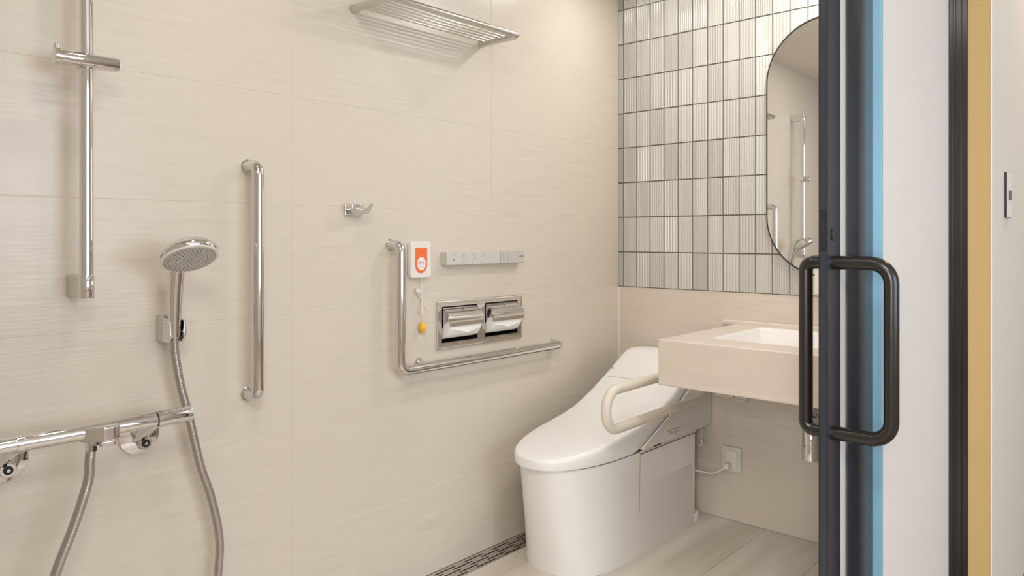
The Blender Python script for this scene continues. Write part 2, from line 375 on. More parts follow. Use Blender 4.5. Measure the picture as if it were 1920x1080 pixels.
win = struct('window_1', MB().box(-3.0, -2.94, -4.46, -4.40, 0.65, 2.25).box(-0.46, -0.4, -4.46, -4.40, 0.65, 2.25).box(-1.74, -1.66, -4.46, -4.40, 0.65, 2.25).box(-2.94, -0.46, -4.46, -4.40, 0.65, 0.71).box(-2.94, -0.46, -4.46, -4.40, 2.19, 2.25), 'navy2', (-1.7, -4.43, 1.4))

# ================================================================== THINGS
# ---- ceiling downlights
for k, (x, y) in enumerate(DL):
    t = thing('downlight', ['small round recessed ceiling light above the shower, nearer the tiled wall', 'small round recessed ceiling light above the washbasin', 'small round recessed ceiling light above the doorway side of the shower', 'small round recessed ceiling light in the corner above the toilet'][k], 'light', (x, y, CEIL), 'recessed ceiling lights')
    build('trim_ring', MB().lathe([(0.050, 0), (0.054, -0.003), (0.046, -0.006), (0.042, -0.001)], (x, y, CEIL), (0, 0, 1), 32), 'label_white', t)
    build('lens', MB().lathe([(0.041, -0.0005), (0.038, -0.002)], (x, y, CEIL), (0, 0, 1), 32), 'glow', t)

# ---- linear drain with slotted grate
t = thing('drain_channel', 'long slotted steel floor drain along the foot of the tiled wall', 'drain', (-1.4, -0.044, -0.03))
build('trough', MB().box(-2.74, -0.02, -0.087, -0.001, -0.048, -0.044).box(-2.74, -0.02, -0.087, -0.084, -0.044, -0.008).box(-2.74, -0.02, -0.004, -0.001, -0.044, -0.008), 'rubber', t)
g_ = MB(); rows = 5; bw = 0.0096; gap = 0.0055; y = -0.0045
ylist = []
g_.box(-2.735, -0.03, y-0.0095, y+0.0025, -0.008, -0.0005); y -= 0.0095
for r in range(rows):
    y0 = y-gap; x = -2.70+(0.067 if r % 2 else 0.0)
    while x < -0.05:
        g_.box(x+0.089, min(x+0.134, -0.03), y0, y, -0.008, -0.0006); x += 0.134
    g_.box(-2.735, -0.03, y0-(bw if r < rows-1 else 0.0068), y0, -0.008, -0.0005); y = y0-bw
build('grate', g_, 'satin', t)

# ---- vertical grab bar
def flanges(t, lst):
    for x, z, r in lst: build('wall_flange', MB().lathe([(r, 0), (r, 0.004), (r*0.86, 0.007)], (x, 0, z), (0, -1, 0), 28), 'satin', t)
t = thing('grab_bar', 'straight vertical polished steel grab bar right of the hand shower', 'grab bar', (-1.74, 0, 0.69))
build('bar', MB().tube(fillet([(-1.74, -0.002, 1.287), (-1.74, -0.054, 1.287), (-1.74, -0.054, 0.691), (-1.74, -0.002, 0.691)], 0.026, 8), 0.0160, 24), 'steel_tube', t)
flanges(t, [(-1.74, 1.287, 0.019), (-1.74, 0.691, 0.019)])
# ---- L grab bar
t = thing('grab_bar', 'L shaped polished steel grab bar around the call button and paper holder', 'grab bar', (-1.261, 0, 0.686))
yb = -0.050
build('bar', MB().tube(fillet([(-1.264, -0.002, 1.079), (-1.264, yb, 1.079), (-1.264, yb, 0.690), (-0.474, yb, 0.690), (-0.474, -0.002, 0.690)], 0.030, 8), 0.0158, 24), 'steel_tube', t)
build('support_post', MB().tube([(-1.150, -0.002, 0.700), (-1.150, yb, 0.692)], 0.010, 18), 'satin', t)
flanges(t, [(-1.264, 1.079, 0.018), (-0.474, 0.690, 0.018), (-1.150, 0.70, 0.015)])

# ---- shower slide rail
RX, RY = -2.154, -0.078
t = thing('shower_rail', 'tall vertical chrome shower slide rail at the left edge', 'shower rail', (RX, 0, 0.972))
build('rod', MB().tube([(RX, RY, 0.99), (RX, RY, 1.88)], 0.0135, 28), 'chrome', t)
for z0, z1 in ((0.970, 1.020), (1.852, 1.892)):
    bb = MB().lathe([(0.0145, z0), (0.0152, z0+0.001), (0.0152, z1-0.001), (0.0145, z1)], (RX, RY, 0), (0, 0, 1), 28)
    br = build('wall_bracket', bb, 'chrome', t)
    build('bracket_arm', MB().box(RX-0.0145, RX+0.010, RY, -0.0005, z0+0.0005, z1-0.0005), 'satin', br, bevel=0.002)
sl = build('slider', MB().lathe([(0.013, -0.058), (0.0155, -0.056), (0.0155, -0.030), (0.0150, -0.0295), (0.0150, -0.0285), (0.0155, -0.028), (0.0155, 0.056), (0.0145, 0.058)], (RX+0.002, RY-0.010, 1.479), (1, 0, 0), 32), 'chrome', t)
build('slider_collar', MB().lathe([(0.0175, -0.012), (0.0185, -0.010), (0.0185, 0.010), (0.0175, 0.012)], (RX, RY, 1.479-0.004), (0, 0, 1), 28), 'satin', sl)
build('lever_knob', MB().lathe([(0.0165, 0), (0.0180, 0.001), (0.0180, 0.010), (0.016, 0.012)], (RX-0.066, RY-0.010, 1.479), (1, 0, 0), 32).tube([(RX-0.061, RY-0.014, 1.492), (RX-0.063, RY-0.016, 1.504)], [0.006, 0.004], 12), 'chrome', sl)

# ---- wall holder, hand shower, hose
HDX = -1.951
t = thing('shower_holder', 'small chrome wall holder gripping the hand shower', 'holder', (HDX, 0, 0.86))
build('wall_block', MB().prism([(HDX-0.024, 0.853), (HDX+0.022, 0.853), (HDX+0.022, 0.915), (HDX-0.024, 0.915)], 'y', 0, -0.028), 'satin', t, bevel=0.002)
for s in (-1, 1):
    build('claw', MB().prism([(0, 0.915), (-0.028, 0.912), (-0.070, 0.905), (-0.074, 0.870), (-0.060, 0.853), (0, 0.853)][1:], 'x', HDX-0.003+s*0.0165-0.003, HDX-0.003+s*0.0165+0.003), 'chrome', t, bevel=0.0015)
t = thing('hand_shower', 'round chrome hand shower facing down, standing in its wall holder', 'shower head', (-1.953, -0.052, 0.87))
n = Vector((-0.03, -0.50, -0.86)).normalized(); hc = Vector((-1.965, -0.150, 1.062))
p0 = Vector((-1.954, -0.052, 0.868)); p1 = hc-n*0.020+Vector((0, 0.040, -0.01))
path = spline([p0, p0.lerp(p1, 0.3)+Vector((-0.001, 0.004, 0)), p0.lerp(p1, 0.65)+Vector((-0.001, 0.006, 0)), p1, hc-n*0.016+Vector((0, 0.0, 0.004))], 8)
rr = [0.0155+0.0060*math.sin(min(1, i/(len(path)-1)*1.3)*PI/2) for i in range(len(path))]
build('handle', MB().tube(path, rr, 28, flat=0.85), 'chrome', t)
build('handle_collar', MB().lathe([(0.0135, 0), (0.0142, 0.001), (0.0142, 0.016), (0.013, 0.018)], p0+Vector((0, 0.002, -0.002)), (p0.lerp(p1, 0.3)-p0), 28), 'satin', t)
hd = build('spray_head', MB().lathe([(0.012, -0.030), (0.034, -0.026), (0.054, -0.016), (0.063, -0.006), (0.0655, 0.001), (0.0655, 0.006), (0.063, 0.010), (0.058, 0.0105)], hc, n, 48), 'chrome', t)
build('white_rim', MB().lathe([(0.0625, 0.009), (0.0640, 0.0105), (0.0610, 0.013), (0.057, 0.0130)], hc, n, 48), 'device_white', hd)
sf = build('spray_plate', MB().lathe([(0.0575, 0.011), (0.0570, 0.0135), (0.030, 0.0150), (0.003, 0.0155)], hc, n, 48), 'spray_face', hd)
u_ = Vector((1, 0, 0)); u_ = (u_-n*u_.dot(n)).normalized(); v_ = n.cross(u_)
nz = MB()
for ri, cnt in ((0.006, 5), (0.014, 10), (0.022, 16), (0.030, 20), (0.038, 26), (0.046, 30), (0.053, 34)):
    for k in range(cnt):
        a = 2*PI*k/cnt+ri*40; q = hc+(u_*math.cos(a)+v_*math.sin(a))*ri+n*(0.0150-0.0018*(ri/0.057)**2)
        nz.lathe([(0.0014, -0.001), (0.0011, 0.0014)], q, n, 6)
nzo = build('nozzles', nz, 'nozzle', hd); nzo['kind'] = 'stuff'
# thermostat mixer
MY, MZ = -0.12, 0.693
t = thing('shower_mixer', 'chrome thermostatic mixer bar on two wall flanges under the hand shower', 'mixer tap', (-2.15, 0, 0.62))
ax = (1, 0, 0)
body = build('mixer_body', MB().lathe([(0.0165, -0.26), (0.0170, -0.255), (0.0170, 0.048), (0.0165, 0.0485)], (-2.075, MY, MZ), ax, 32), 'chrome', t)
build('temperature_handle', MB().lathe([(0.0150, 0.0500), (0.0172, 0.051), (0.0175, 0.126), (0.0165, 0.128), (0.012, 0.128)], (-2.075, MY, MZ), ax, 32), 'chrome', t)
build('flow_handle', MB().lathe([(0.017, 0), (0.0178, 0.002), (0.0178, 0.070), (0.016, 0.072)], (-2.42, MY, MZ), ax, 32), 'chrome', t)
build('clamp_ring', MB().lathe([(0.0180, -0.007), (0.0192, -0.006), (0.0192, 0.006), (0.0180, 0.007)], (-2.018, MY, MZ), ax, 32), 'chrome', t)
build('clamp_ring', MB().lathe([(0.0180, -0.007), (0.0192, -0.006), (0.0192, 0.006), (0.0180, 0.007)], (-2.290, MY, MZ), ax, 32), 'chrome', t)
build('outlet_block', MB().prism([(-2.185, -0.104), (-2.183, -0.128), (-2.168, -0.146), (-2.146, -0.160), (-2.126, -0.160), (-2.112, -0.150), (-2.108, -0.104)], 'z', MZ-0.019, MZ+0.012), 'chrome', t, bevel=0.004, seg=3)
build('diverter_lip', MB().prism([(-2.152, -0.153), (-2.124, -0.156), (-2.114, -0.146), (-2.114, -0.125), (-2.150, -0.125)], 'z', MZ-0.031, MZ-0.019), 'chrome', t, bevel=0.003)
build('hose_nut', MB().lathe([(0.0135, 0), (0.0135, -0.008), (0.0118, -0.010), (0.0118, -0.026), (0.010, -0.027)], (-2.160, MY-0.004, MZ-0.014), (0, 0, 1), 8), 'chrome', t)
for fx_ in (-2.016, -2.288):
    fz = 0.637
    build('wall_flange', MB().lathe([(0.0465, 0), (0.0475, 0.002), (0.045, 0.006), (0.030, 0.011), (0.016, 0.014)], (fx_, 0, fz), (0, -1, 0), 40), 'chrome', t)
    u2 = build('union_elbow', MB().tube([(fx_-0.002, -0.006, fz), (fx_-0.002, -0.034, fz-0.004)], [0.015, 0.0135], 20).lathe([(0.0160, 0), (0.0165, 0.010), (0.014, 0.013), (0.010, 0.013)], (fx_-0.002, -0.034, fz-0.012), (0, -1, 0), 24), 'chrome', t)
    lg = spline([(fx_-0.004, -0.030, fz-0.004), (fx_-0.012, -0.046, fz+0.010), (fx_-0.006, -0.085, fz+0.036), (fx_-0.001, MY+0.006, MZ-0.004)], 6)
    build('union_leg', MB().tube(lg, [0.0115+0.003*i/(len(lg)-1) for i in range(len(lg))], 18), 'chrome', t)
    build('shutoff_screw', MB().lathe([(0.0090, 0), (0.0090, 0.003), (0.0065, 0.003), (0.0065, 0.001), (0.003, 0.001)], (fx_-0.002, -0.0465, fz-0.012), (0, -1, 0), 20), 'rubber', u2)
    build('screw_core', MB().lathe([(0.0048, 0), (0.0038, 0.0035)], (fx_-0.002, -0.0475, fz-0.012), (0, -1, 0), 12), 'chrome', u2)
hp = [(-2.160, MY-0.004, 0.662), (-2.163, -0.124, 0.63), (-2.166, -0.122, 0.588), (-2.191, -0.120, 0.505), (-2.226, -0.116, 0.408), (-2.245, -0.105, 0.31), (-2.21, -0.085, 0.20), (-2.09, -0.065, 0.135), (-1.94, -0.050, 0.15), (-1.858, -0.045, 0.21), (-1.841, -0.045, 0.29), (-1.841, -0.045, 0.364), (-1.862, -0.045, 0.463), (-1.889, -0.045, 0.548), (-1.917, -0.045, 0.672), (-1.937, -0.045, 0.750), (-1.951, -0.047, 0.828), (-1.954, -0.051, 0.868)]
tag(build('shower_hose', MB().tube(spline(hp, 10), 0.0100, 16), 'hose', None, (-2.05, -0.06, 0.13)), 'grey metal shower hose looping from the mixer bar to the hand shower', 'hose')

# ---- towel shelf high on the wall
SZ = 1.778; X0, X1, YD = -1.404, -0.862, -0.175
t = thing('towel_shelf', 'steel rod towel shelf high on the tiled wall', 'shelf', (-1.13, 0, SZ))
for x in (X0, X1):
    build('side_arm', MB().tube([(x, -0.001, SZ), (x, YD, SZ)], 0.0115, 20), 'satin', t)
build('front_bar', MB().tube(fillet([(X0, YD+0.02, SZ), (X0, YD, SZ), (X1, YD, SZ), (X1, YD+0.02, SZ)], 0.012, 5), 0.0090, 20), 'satin', t)
for k in range(6):
    y = -0.030-0.0235*k
    build('rod', MB().tube([(X0, y, SZ+0.002), (X1, y, SZ+0.002)], 0.0034, 12), 'satin', t)
flanges(t, [(X0, SZ, 0.0135), (X1, SZ, 0.0135)])

# ---- robe hook
t = thing('robe_hook', 'small polished chrome robe hook alone on the tiled wall', 'hook', (-1.41, 0, 1.183))
build('back_plate', MB().box(-1.438, -1.374, -0.010, 0, 1.165, 1.201), 'chrome', t, bevel=0.0025)
build('stem', MB().tube([(-1.406, -0.005, 1.182), (-1.406, -0.038, 1.182)], 0.009, 20), 'chrome', t)
hk = MB(); pr_ = [(-1.437, 1.198), (-1.428, 1.188), (-1.412, 1.184), (-1.396, 1.184), (-1.382, 1.189), (-1.370, 1.202), (-1.364, 1.202), (-1.372, 1.184), (-1.384, 1.170), (-1.430, 1.170), (-1.441, 1.184), (-1.443, 1.198)]
build('hook_bar', MB().prism(pr_, 'y', -0.036, -0.048), 'chrome', t, bevel=0.0022)

# ---- emergency call button with pull cord
t = thing('call_button', 'white emergency call box with orange label and pull cord', 'call button', (-1.153, 0, 0.971))
bx = build('case', MB().prism(rrect(-1.197, -1.110, 0.972, 1.089, 0.010), 'y', 0, -0.019), 'device_white', t, bevel=0.004, seg=3)
lab = [(-1.179, 1.068), (-1.129, 1.068)]
n_ = 14; cxx = -1.154; rad = 0.025; cz = 1.012
poly = [(cxx+rad, 1.068), (cxx-rad, 1.068)]+[(cxx+rad*math.cos(PI+PI*k/n_), cz+rad*math.sin(PI+PI*k/n_)) for k in range(n_+1)]
build('orange_label', MB().prism(poly, 'y', -0.0188, -0.0196), 'orange', t)
cap = []
for k in range(13): a = PI*k/12; cap.append((cxx+0.0165*math.cos(a), 1.022+0.0165*math.sin(a)))
for k in range(13): a = PI+PI*k/12; cap.append((cxx+0.0165*math.cos(a), 1.012+0.0165*math.sin(a)))
wb = build('push_button', MB().prism(cap, 'y', -0.0190, -0.0215), 'label_white', t, bevel=0.0006)
text('call_lettering', '呼出', 0.0135, (cxx, -0.0217, 1.019), (PI/2, 0, 0), 'pink', wb)
build('underline', MB().box(cxx-0.012, cxx+0.012, -0.0218, -0.0212, 1.0075, 1.0085), 'pink', wb)
build('indicator', MB().prism([(cxx-0.005, 1.052), (cxx+0.005, 1.052), (cxx+0.003, 1.055), (cxx-0.003, 1.055)], 'y', -0.0192, -0.0206), 'remote_mark', t)
CX = -1.146
cord = MB().tube(spline([(CX, -0.012, 0.975), (CX, -0.013, 0.93), (CX+0.001, -0.014, 0.885), (CX+0.003, -0.015, 0.83)], 6), 0.0013, 8)
build('pull_cord', cord, 'cord_white', t)
kn = MB().tube(spline([(CX, -0.014, 0.900), (CX-0.012, -0.018, 0.925), (CX-0.020, -0.017, 0.938), (CX-0.024, -0.013, 0.930), (CX-0.014, -0.012, 0.918), (CX+0.002, -0.015, 0.900), (CX+0.012, -0.017, 0.880), (CX+0.016, -0.014, 0.868), (CX+0.008, -0.011, 0.872), (CX+0.001, -0.014, 0.892), (CX-0.004, -0.017, 0.866), (CX-0.003, -0.015, 0.856), (CX+0.004, -0.013, 0.868)], 6), 0.0021, 8)
kn.lathe([(0.003, -0.007), (0.006, -0.004), (0.0065, 0.0), (0.0055, 0.005), (0.003, 0.008)], (CX-0.018, -0.015, 0.930), (0.4, 0, 1), 12)
build('cord_knot', kn, 'cord_white', t)
build('pull_knob', MB().lathe([(0.004, 0.017), (0.008, 0.014), (0.0125, 0.004), (0.0130, -0.004), (0.0095, -0.011), (0.006, -0.013), (0.0055, -0.018), (0.004, -0.019)], (CX+0.003, -0.0145, 0.812), (0, 0, 1), 14), 'yellow', t)

# ---- washlet remote panel
RZ0, RZ1, RA, RB, RD = 1.009, 1.053, -1.052, -0.664, -0.030
t = thing('toilet_remote', 'long slim silver grey control panel above the paper holder', 'control panel', (-0.86, 0, RZ0))
build('case', MB().box(RA, -0.792, RD, 0, RZ0, RZ1), 'remote_grey', t, bevel=0.003)
build('centre_key', MB().box(-0.791, -0.752, RD-0.0006, 0, RZ0, RZ1), 'remote_dark', t, bevel=0.002)
build('cover', MB().box(-0.751, RB, RD, 0, RZ0+0.0004, RZ1-0.0004), 'remote_dark', t, bevel=0.002)
for x in (-0.776, -0.921, -1.020):
    build('indicator', MB().lathe([(0.0028, 0), (0.0028, 0.0006)], (x, RD-0.0002, 1.030 if x > -1 else 1.026), (0, -1, 0), 12), 'remote_mark', t)
mk = MB()
for x in (-0.978, -0.935, -0.890, -0.845):
    mk.box(x-0.0006, x+0.0006, RD-0.0005, RD, 1.012, 1.022)
for x in (-1.020, -0.973, -0.926, -0.878):
    mk.tube([(x-0.007, RD-0.0002, 1.037), (x-0.004, RD-0.0002, 1.044), (x+0.001, RD-0.0002, 1.047), (x+0.006, RD-0.0002, 1.041)], 0.0007, 6)
mk.box(-0.981, -0.966, RD-0.0005, RD, 1.030, 1.0315).box(-0.978, -0.969, RD-0.0005, RD, 1.034, 1.0352)
mk.box(-0.783, -0.769, RD-0.0012, RD, 1.040, 1.0412).box(-0.783, -0.769, RD-0.0012, RD, 1.0445, 1.0457)
build('key_marks', mk, 'remote_faint', t)['kind'] = 'stuff'
text('maker_lettering', 'TOTO', 0.0080, (-0.680, RD-0.0006, 1.032), (PI/2, 0, 0), 'remote_mark', t)

# ---- recessed double paper holder
t = thing('paper_holder', 'recessed double stainless toilet paper holder below the control panel', 'paper holder', (-0.862, 0, 0.735))
A0, A1, B0, B1 = -1.074, -0.651, 0.731, 0.889
holes = [(-1.052, -0.884), (-0.846, -0.674)]; hz0, hz1 = 0.751, 0.871
fr_ = MB()
fr_.box(A0, holes[0][0], -0.006, 0, B0, B1).box(holes[0][1], holes[1][0], -0.006, 0, B0, B1).box(holes[1][1], A1, -0.006, 0, B0, B1)
for h in holes: fr_.box(h[0], h[1], -0.006, 0, B0, hz0).box(h[0], h[1], -0.006, 0, hz1, B1)
build('face_plate', fr_, 'steel_tube', t)
build('edge_bead', MB().tube([(A0+0.002, -0.006, B0+0.002), (A1-0.002, -0.006, B0+0.002), (A1-0.002, -0.006, B1-0.002), (A0+0.002, -0.006, B1-0.002), (A0+0.002, -0.006, B0+0.002)], 0.0030, 8), 'steel_tube', t)
for h in holes:
    bxh = MB().box(h[0]-0.003, h[0], 0, 0.100, hz0, hz1).box(h[1], h[1]+0.003, 0, 0.100, hz0, hz1).box(h[0]-0.003, h[1]+0.003, 0, 0.100, hz0-0.003, hz0).box(h[0]-0.003, h[1]+0.003, 0, 0.100, hz1, hz1+0.003).box(h[0]-0.003, h[1]+0.003, 0.098, 0.101, hz0-0.003, hz1+0.003)
    build('recess_box', bxh, 'rubber', t)
    xa, xb = h[0]+0.004, h[1]-0.004
    # hinged cover: roof sloping out, rolled nose and short front lip
    prof = [(-0.002, 0.8685), (-0.022, 0.856), (-0.034, 0.847), (-0.041, 0.837), (-0.043, 0.826), (-0.042, 0.808)]
    inner = [(-0.0405, 0.808), (-0.0415, 0.826), (-0.0395, 0.8365), (-0.033, 0.8455), (-0.021, 0.8545), (-0.002, 0.867)]
    cv = build('cover_flap', MB().prism(prof+inner, 'x', xa, xb), 'chrome', t, smooth=50)
    build('flap_notch', MB().box((xa+xb)/2+0.004, (xa+xb)/2+0.006, -0.019, -0.011, 0.858, 0.8645), 'remote_mark', cv)
    build('side_cheek', MB().prism([(-0.001, 0.867), (-0.020, 0.855), (-0.033, 0.846), (-0.040, 0.836), (-0.040, 0.830), (-0.001, 0.812)], 'x', xa-0.0015, xa), 'chrome', cv)
    build('latch', MB().lathe([(0.002, 0), (0.002, 0.002)], ((xa+xb)/2, -0.006, hz0-0.006), (0, -1, 0), 8), 'label_white', t)
for k, h in enumerate(holes):
    xa, xb = h[0]+0.008, h[1]-0.010; yc_, zc_, rr_ = 0.014, 0.811, 0.0490
    p = thing('paper_roll', ['toilet paper roll in the left bay of the steel holder', 'toilet paper roll in the right bay of the steel holder'][k], 'paper roll', (xa, yc_, zc_-rr_), 'toilet paper rolls')
    ro = MB(); ring = []
    ro.lathe([(0.019, 0), (rr_-0.001, 0), (rr_, 0.001), (rr_, xb-xa-0.001), (rr_-0.001, xb-xa), (0.019, xb-xa)], (xa, yc_, zc_), (1, 0, 0), 48)
    build('roll', ro, 'paper', p)
    build('core', MB().lathe([(0.019, -0.0006), (0.015, -0.0006), (0.002, 0.004)], (xa, yc_, zc_), (1, 0, 0), 24), 'rubber', p)
    # loose leaf folded to a point at the front
    build('paper_end', MB().prism([(xa+0.002, 0.812), (xb-0.002, 0.812), (xb-0.004, 0.796), (xa+0.085, 0.782), (xa+0.004, 0.798)], 'y', yc_-rr_-0.0004, yc_-rr_-0.0016), 'paper', p)

# ---- toilet
YC = -0.268
def hw(x, tip, xs_, W, e):
    if x >= xs_: return W
    u = min(1, (xs_-x)/(xs_-tip)); return W*max(0.0, 1-u**e)**(1/e)
def outline(xr, tip, xs_, W, e, z, n=30, rc=0.02):
    pts = []
    for k in range(n+1):
        a = PI/2*k/n; x = xs_-(xs_-tip)*math.sin(a)**(2/e); pts.append((x, -W*math.cos(a)**(2/e)))
    right = [(xr, -W+rc), (xr-0.006, -W+0.006), (xr-rc, -W)]+pts
    ring = [(x, YC+y, z) for x, y in right]+[(x, YC-y, z) for x, y in right[::-1][1:]]
    return ring
t = thing('toilet', 'white one-piece floor toilet with closed sweeping lid against the tiled wall', 'toilet', (-0.45, YC, 0))
rings = []
for z, tip, W, e, xr in ((0.0, -0.835, 0.166, 2.75, -0.118), (0.010, -0.836, 0.1655, 2.75, -0.118), (0.05, -0.842, 0.164, 2.7, -0.118), (0.14, -0.856, 0.162, 2.6, -0.116), (0.24, -0.874, 0.1605, 2.55, -0.115), (0.31, -0.886, 0.160, 2.5, -0.114), (0.345, -0.891, 0.160, 2.5, -0.114), (0.357, -0.890, 0.158, 2.5, -0.114)):
    rings.append(outline(xr, tip, -0.56, W, e, z))
build('pedestal', MB().loft(rings), 'porcelain', t, smooth=50)
for s in (-1, 1):
    yo = YC+s*0.1600
    pn = build('side_panel', MB().prism([(-0.507, 0.150), (-0.502, 0.350), (-0.1145, 0.350), (-0.118, 0.010), (-0.30, 0.010)] if False else [(-0.506, 0.347), (-0.116, 0.347), (-0.120, 0.040), (-0.155, 0.0385), (-0.155, 0.100), (-0.500, 0.130)], 'y', yo-s*0.01, yo+s*0.0006), 'porcelain', t)
    build('panel_seam', MB().tube([(-0.509, yo+s*0.0014, 0.350), (-0.516, yo+s*0.0026, 0.150)], 0.0010, 6).lathe([(0.0028, 0), (0.0024, 0.003)], (-0.517, yo, 0.148), (0, s, 0), 10), 'remote_faint', t)
    build('ledge', MB().box(-0.505, -0.113, yo-s*0.02, yo+s*0.0045, 0.350, 0.3595), 'unit_plastic', t, bevel=0.002)
    build('ledge_gap', MB().box(-0.505, -0.116, yo-s*0.02, yo+s*0.0028, 0.3468, 0.3500), 'gap', t)
build('foot', MB().prism([(x, YC+y) for x, y in rrect(-0.13, -0.070, -0.160, 0.160, 0.018)], 'z', 0.0, 0.034), 'porcelain', t, bevel=0.003)
# washlet unit (rear housing)
Tp = [(-0.918, 0.388), (-0.905, 0.392), (-0.87, 0.399), (-0.80, 0.408), (-0.70, 0.421), (-0.60, 0.434), (-0.53, 0.446), (-0.46, 0.463), (-0.40, 0.484), (-0.33, 0.513), (-0.26, 0.547), (-0.20, 0.579), (-0.15, 0.606), (-0.11, 0.627), (-0.085, 0.638), (-0.06, 0.643), (-0.03, 0.644)]
def interp(T_, x):
    if x <= T_[0][0]: return T_[0][1]
    for (a, b), (c, d) in zip(T_, T_[1:]):
        if x <= c: return b+(d-b)*(x-a)/(c-a)
    return T_[-1][1]
Bt = [(-0.92, 0.3605), (-0.56, 0.3605), (-0.53, 0.366), (-0.518, 0.372), (-0.27, 0.482), (-0.20, 0.524), (-0.09, 0.598), (-0.03, 0.606)]
up = [(-0.505, 0.372), (-0.27, 0.476), (-0.20, 0.517), (-0.09, 0.594), (-0.03, 0.602), (-0.006, 0.602), (-0.006, 0.366), (-0.040, 0.366), (-0.048, 0.3615), (-0.505, 0.3615)]
un = build('washlet_unit', MB().prism(up, 'y', YC-0.1745, YC+0.165), 'unit_plastic', t, bevel=0.004, seg=3)
build('unit_shoe', MB().box(-0.495, -0.08, YC-0.155, YC+0.150, 0.355, 0.362), 'gap', t)
build('unit_edge_line', MB().tube([(-0.512, YC-0.1752, 0.3735), (-0.272, YC-0.1752, 0.4790)], 0.0022, 8), 'seat_plastic', un)
build('vent_slot', MB().box(-0.440, -0.395, YC-0.1752, YC-0.170, 0.3618, 0.3665), 'rubber', un)
ink = MB()
for (x0, x1, z) in ((-0.345, -0.313, 0.396), (-0.308, -0.268, 0.397), (-0.345, -0.272, 0.386), (-0.296, -0.277, 0.3775)):
    x = x0
    while x < x1: ink.box(x, x+0.0045, YC-0.1750, YC-0.1744, z, z+0.0028); x += 0.0065
build('rating_print', ink, 'remote_mark', un)['kind'] = 'stuff'
build('pull_string', MB().tube([(-0.060, YC-0.160, 0.362), (-0.060, YC-0.160, 0.306)], 0.0010, 6), 'cord_white', un)
build('pull_tab', MB().lathe([(0.0045, 0.004), (0.0055, 0.0), (0.0035, -0.004), (0.002, -0.012)], (-0.060, YC-0.160, 0.306), (0, 0, 1), 12).box(-0.076, -0.044, YC-0.164, YC-0.156, 0.287, 0.295), 'cord_white', un, bevel=0.001)
# lid
def lid_ring(x):
    wdt = hw(x, -0.919, -0.56, 0.1675 if x < -0.5 else 0.1675+0.004*min(1, (x+0.5)/0.2), 2.45)
    wdt = max(wdt, 0.0008)
    if x > -0.10: wdt -= 0.028*((x+0.10)/0.07)**2
    top = interp(Tp, x); bot = interp(Bt, x); re = min(0.014, wdt*0.6, (top-bot)*0.45)
    pts = [(-wdt+0.003 if wdt > 0.02 else -wdt, bot), (-wdt, bot+0.004)]
    for k in range(6):
        a = PI/2*k/5; pts.append((-wdt+re*(1-math.cos(a)), top-re+re*math.sin(a)))
    crown = 0.004*min(1, wdt/0.15)
    m_ = [(-wdt*f, top+crown*(1-f*f)) for f in (0.8, 0.6, 0.4, 0.2) if wdt*f < wdt-re*1.02]
    half = pts+m_
    while len(half) < 12: half.insert(8, half[7])
    full = half+[(0, top+crown)]+[(-y, z) for y, z in half[::-1]]
    return [(x, YC+y, z) for y, z in full]
xs_l = [-0.919+0.0000]+[-0.56-(0.359)*math.cos(PI/2*k/26)**0.9 for k in range(1, 26)]+[-0.56+0.53*k/36 for k in range(37)]
lid = build('lid', MB().loft([lid_ring(x) for x in xs_l]), 'seat_plastic', t, smooth=42)
build('lid_gap', MB().loft([[(x, YC+y, z) for (x, y, z) in [(a[0]*1.0, a[1]-YC, a[2]) for a in outline(-0.10, -0.893, -0.56, 0.1605, 2.5, z, rc=0.01)]] for z in (0.3560, 0.3612)]), 'gap', t)
sm = MB()
xl = -0.262
for f0, f1 in ((-0.136, 0.075), (0.075, 0.142)):
    pp = []
    for k in range(9):
        y = f0+(f1-f0)*k/8; pp.append((xl, YC+y, interp(Tp, xl)+0.004*(1-(y/0.171)**2)+0.0002))
    sm.tube(pp, 0.0011, 6)
build('lid_crease', sm, 'remote_faint', lid)
build('hinge_mark', MB().box(-0.215, -0.205, YC+0.150, YC+0.163, interp(Tp, -0.21)-0.003, interp(Tp, -0.21)+0.0008), 'remote_mark', lid)

# ---- power cord and outlet
t = thing('wall_outlet', 'square cream wall outlet low beside the toilet', 'outlet', (0, -0.526, 0.19))
build('plate', MB().box(-0.010, 0, -0.567, -0.485, 0.191, 0.288), 'plate_white', t, bevel=0.003)
build('insert', MB().box(-0.0125, -0.005, -0.548, -0.504, 0.205, 0.274), 'device_white', t, bevel=0.0015)
pl = build('power_cord', MB().tube(spline([(-0.10, -0.38, 0.20), (-0.06, -0.400, 0.183), (-0.030, -0.425, 0.173), (-0.028, -0.455, 0.174), (-0.032, -0.480, 0.186), (-0.034, -0.503, 0.202), (-0.034, -0.520, 0.214)], 6), 0.0042, 12), 'cord_white', None, (-0.03, -0.45, 0.173))
tag(pl, 'white power cord running from behind the toilet to the wall outlet', 'cord')
build('plug', MB().box(-0.046, -0.013, -0.532, -0.512, 0.206, 0.228), 'cord_white', pl, bevel=0.004)

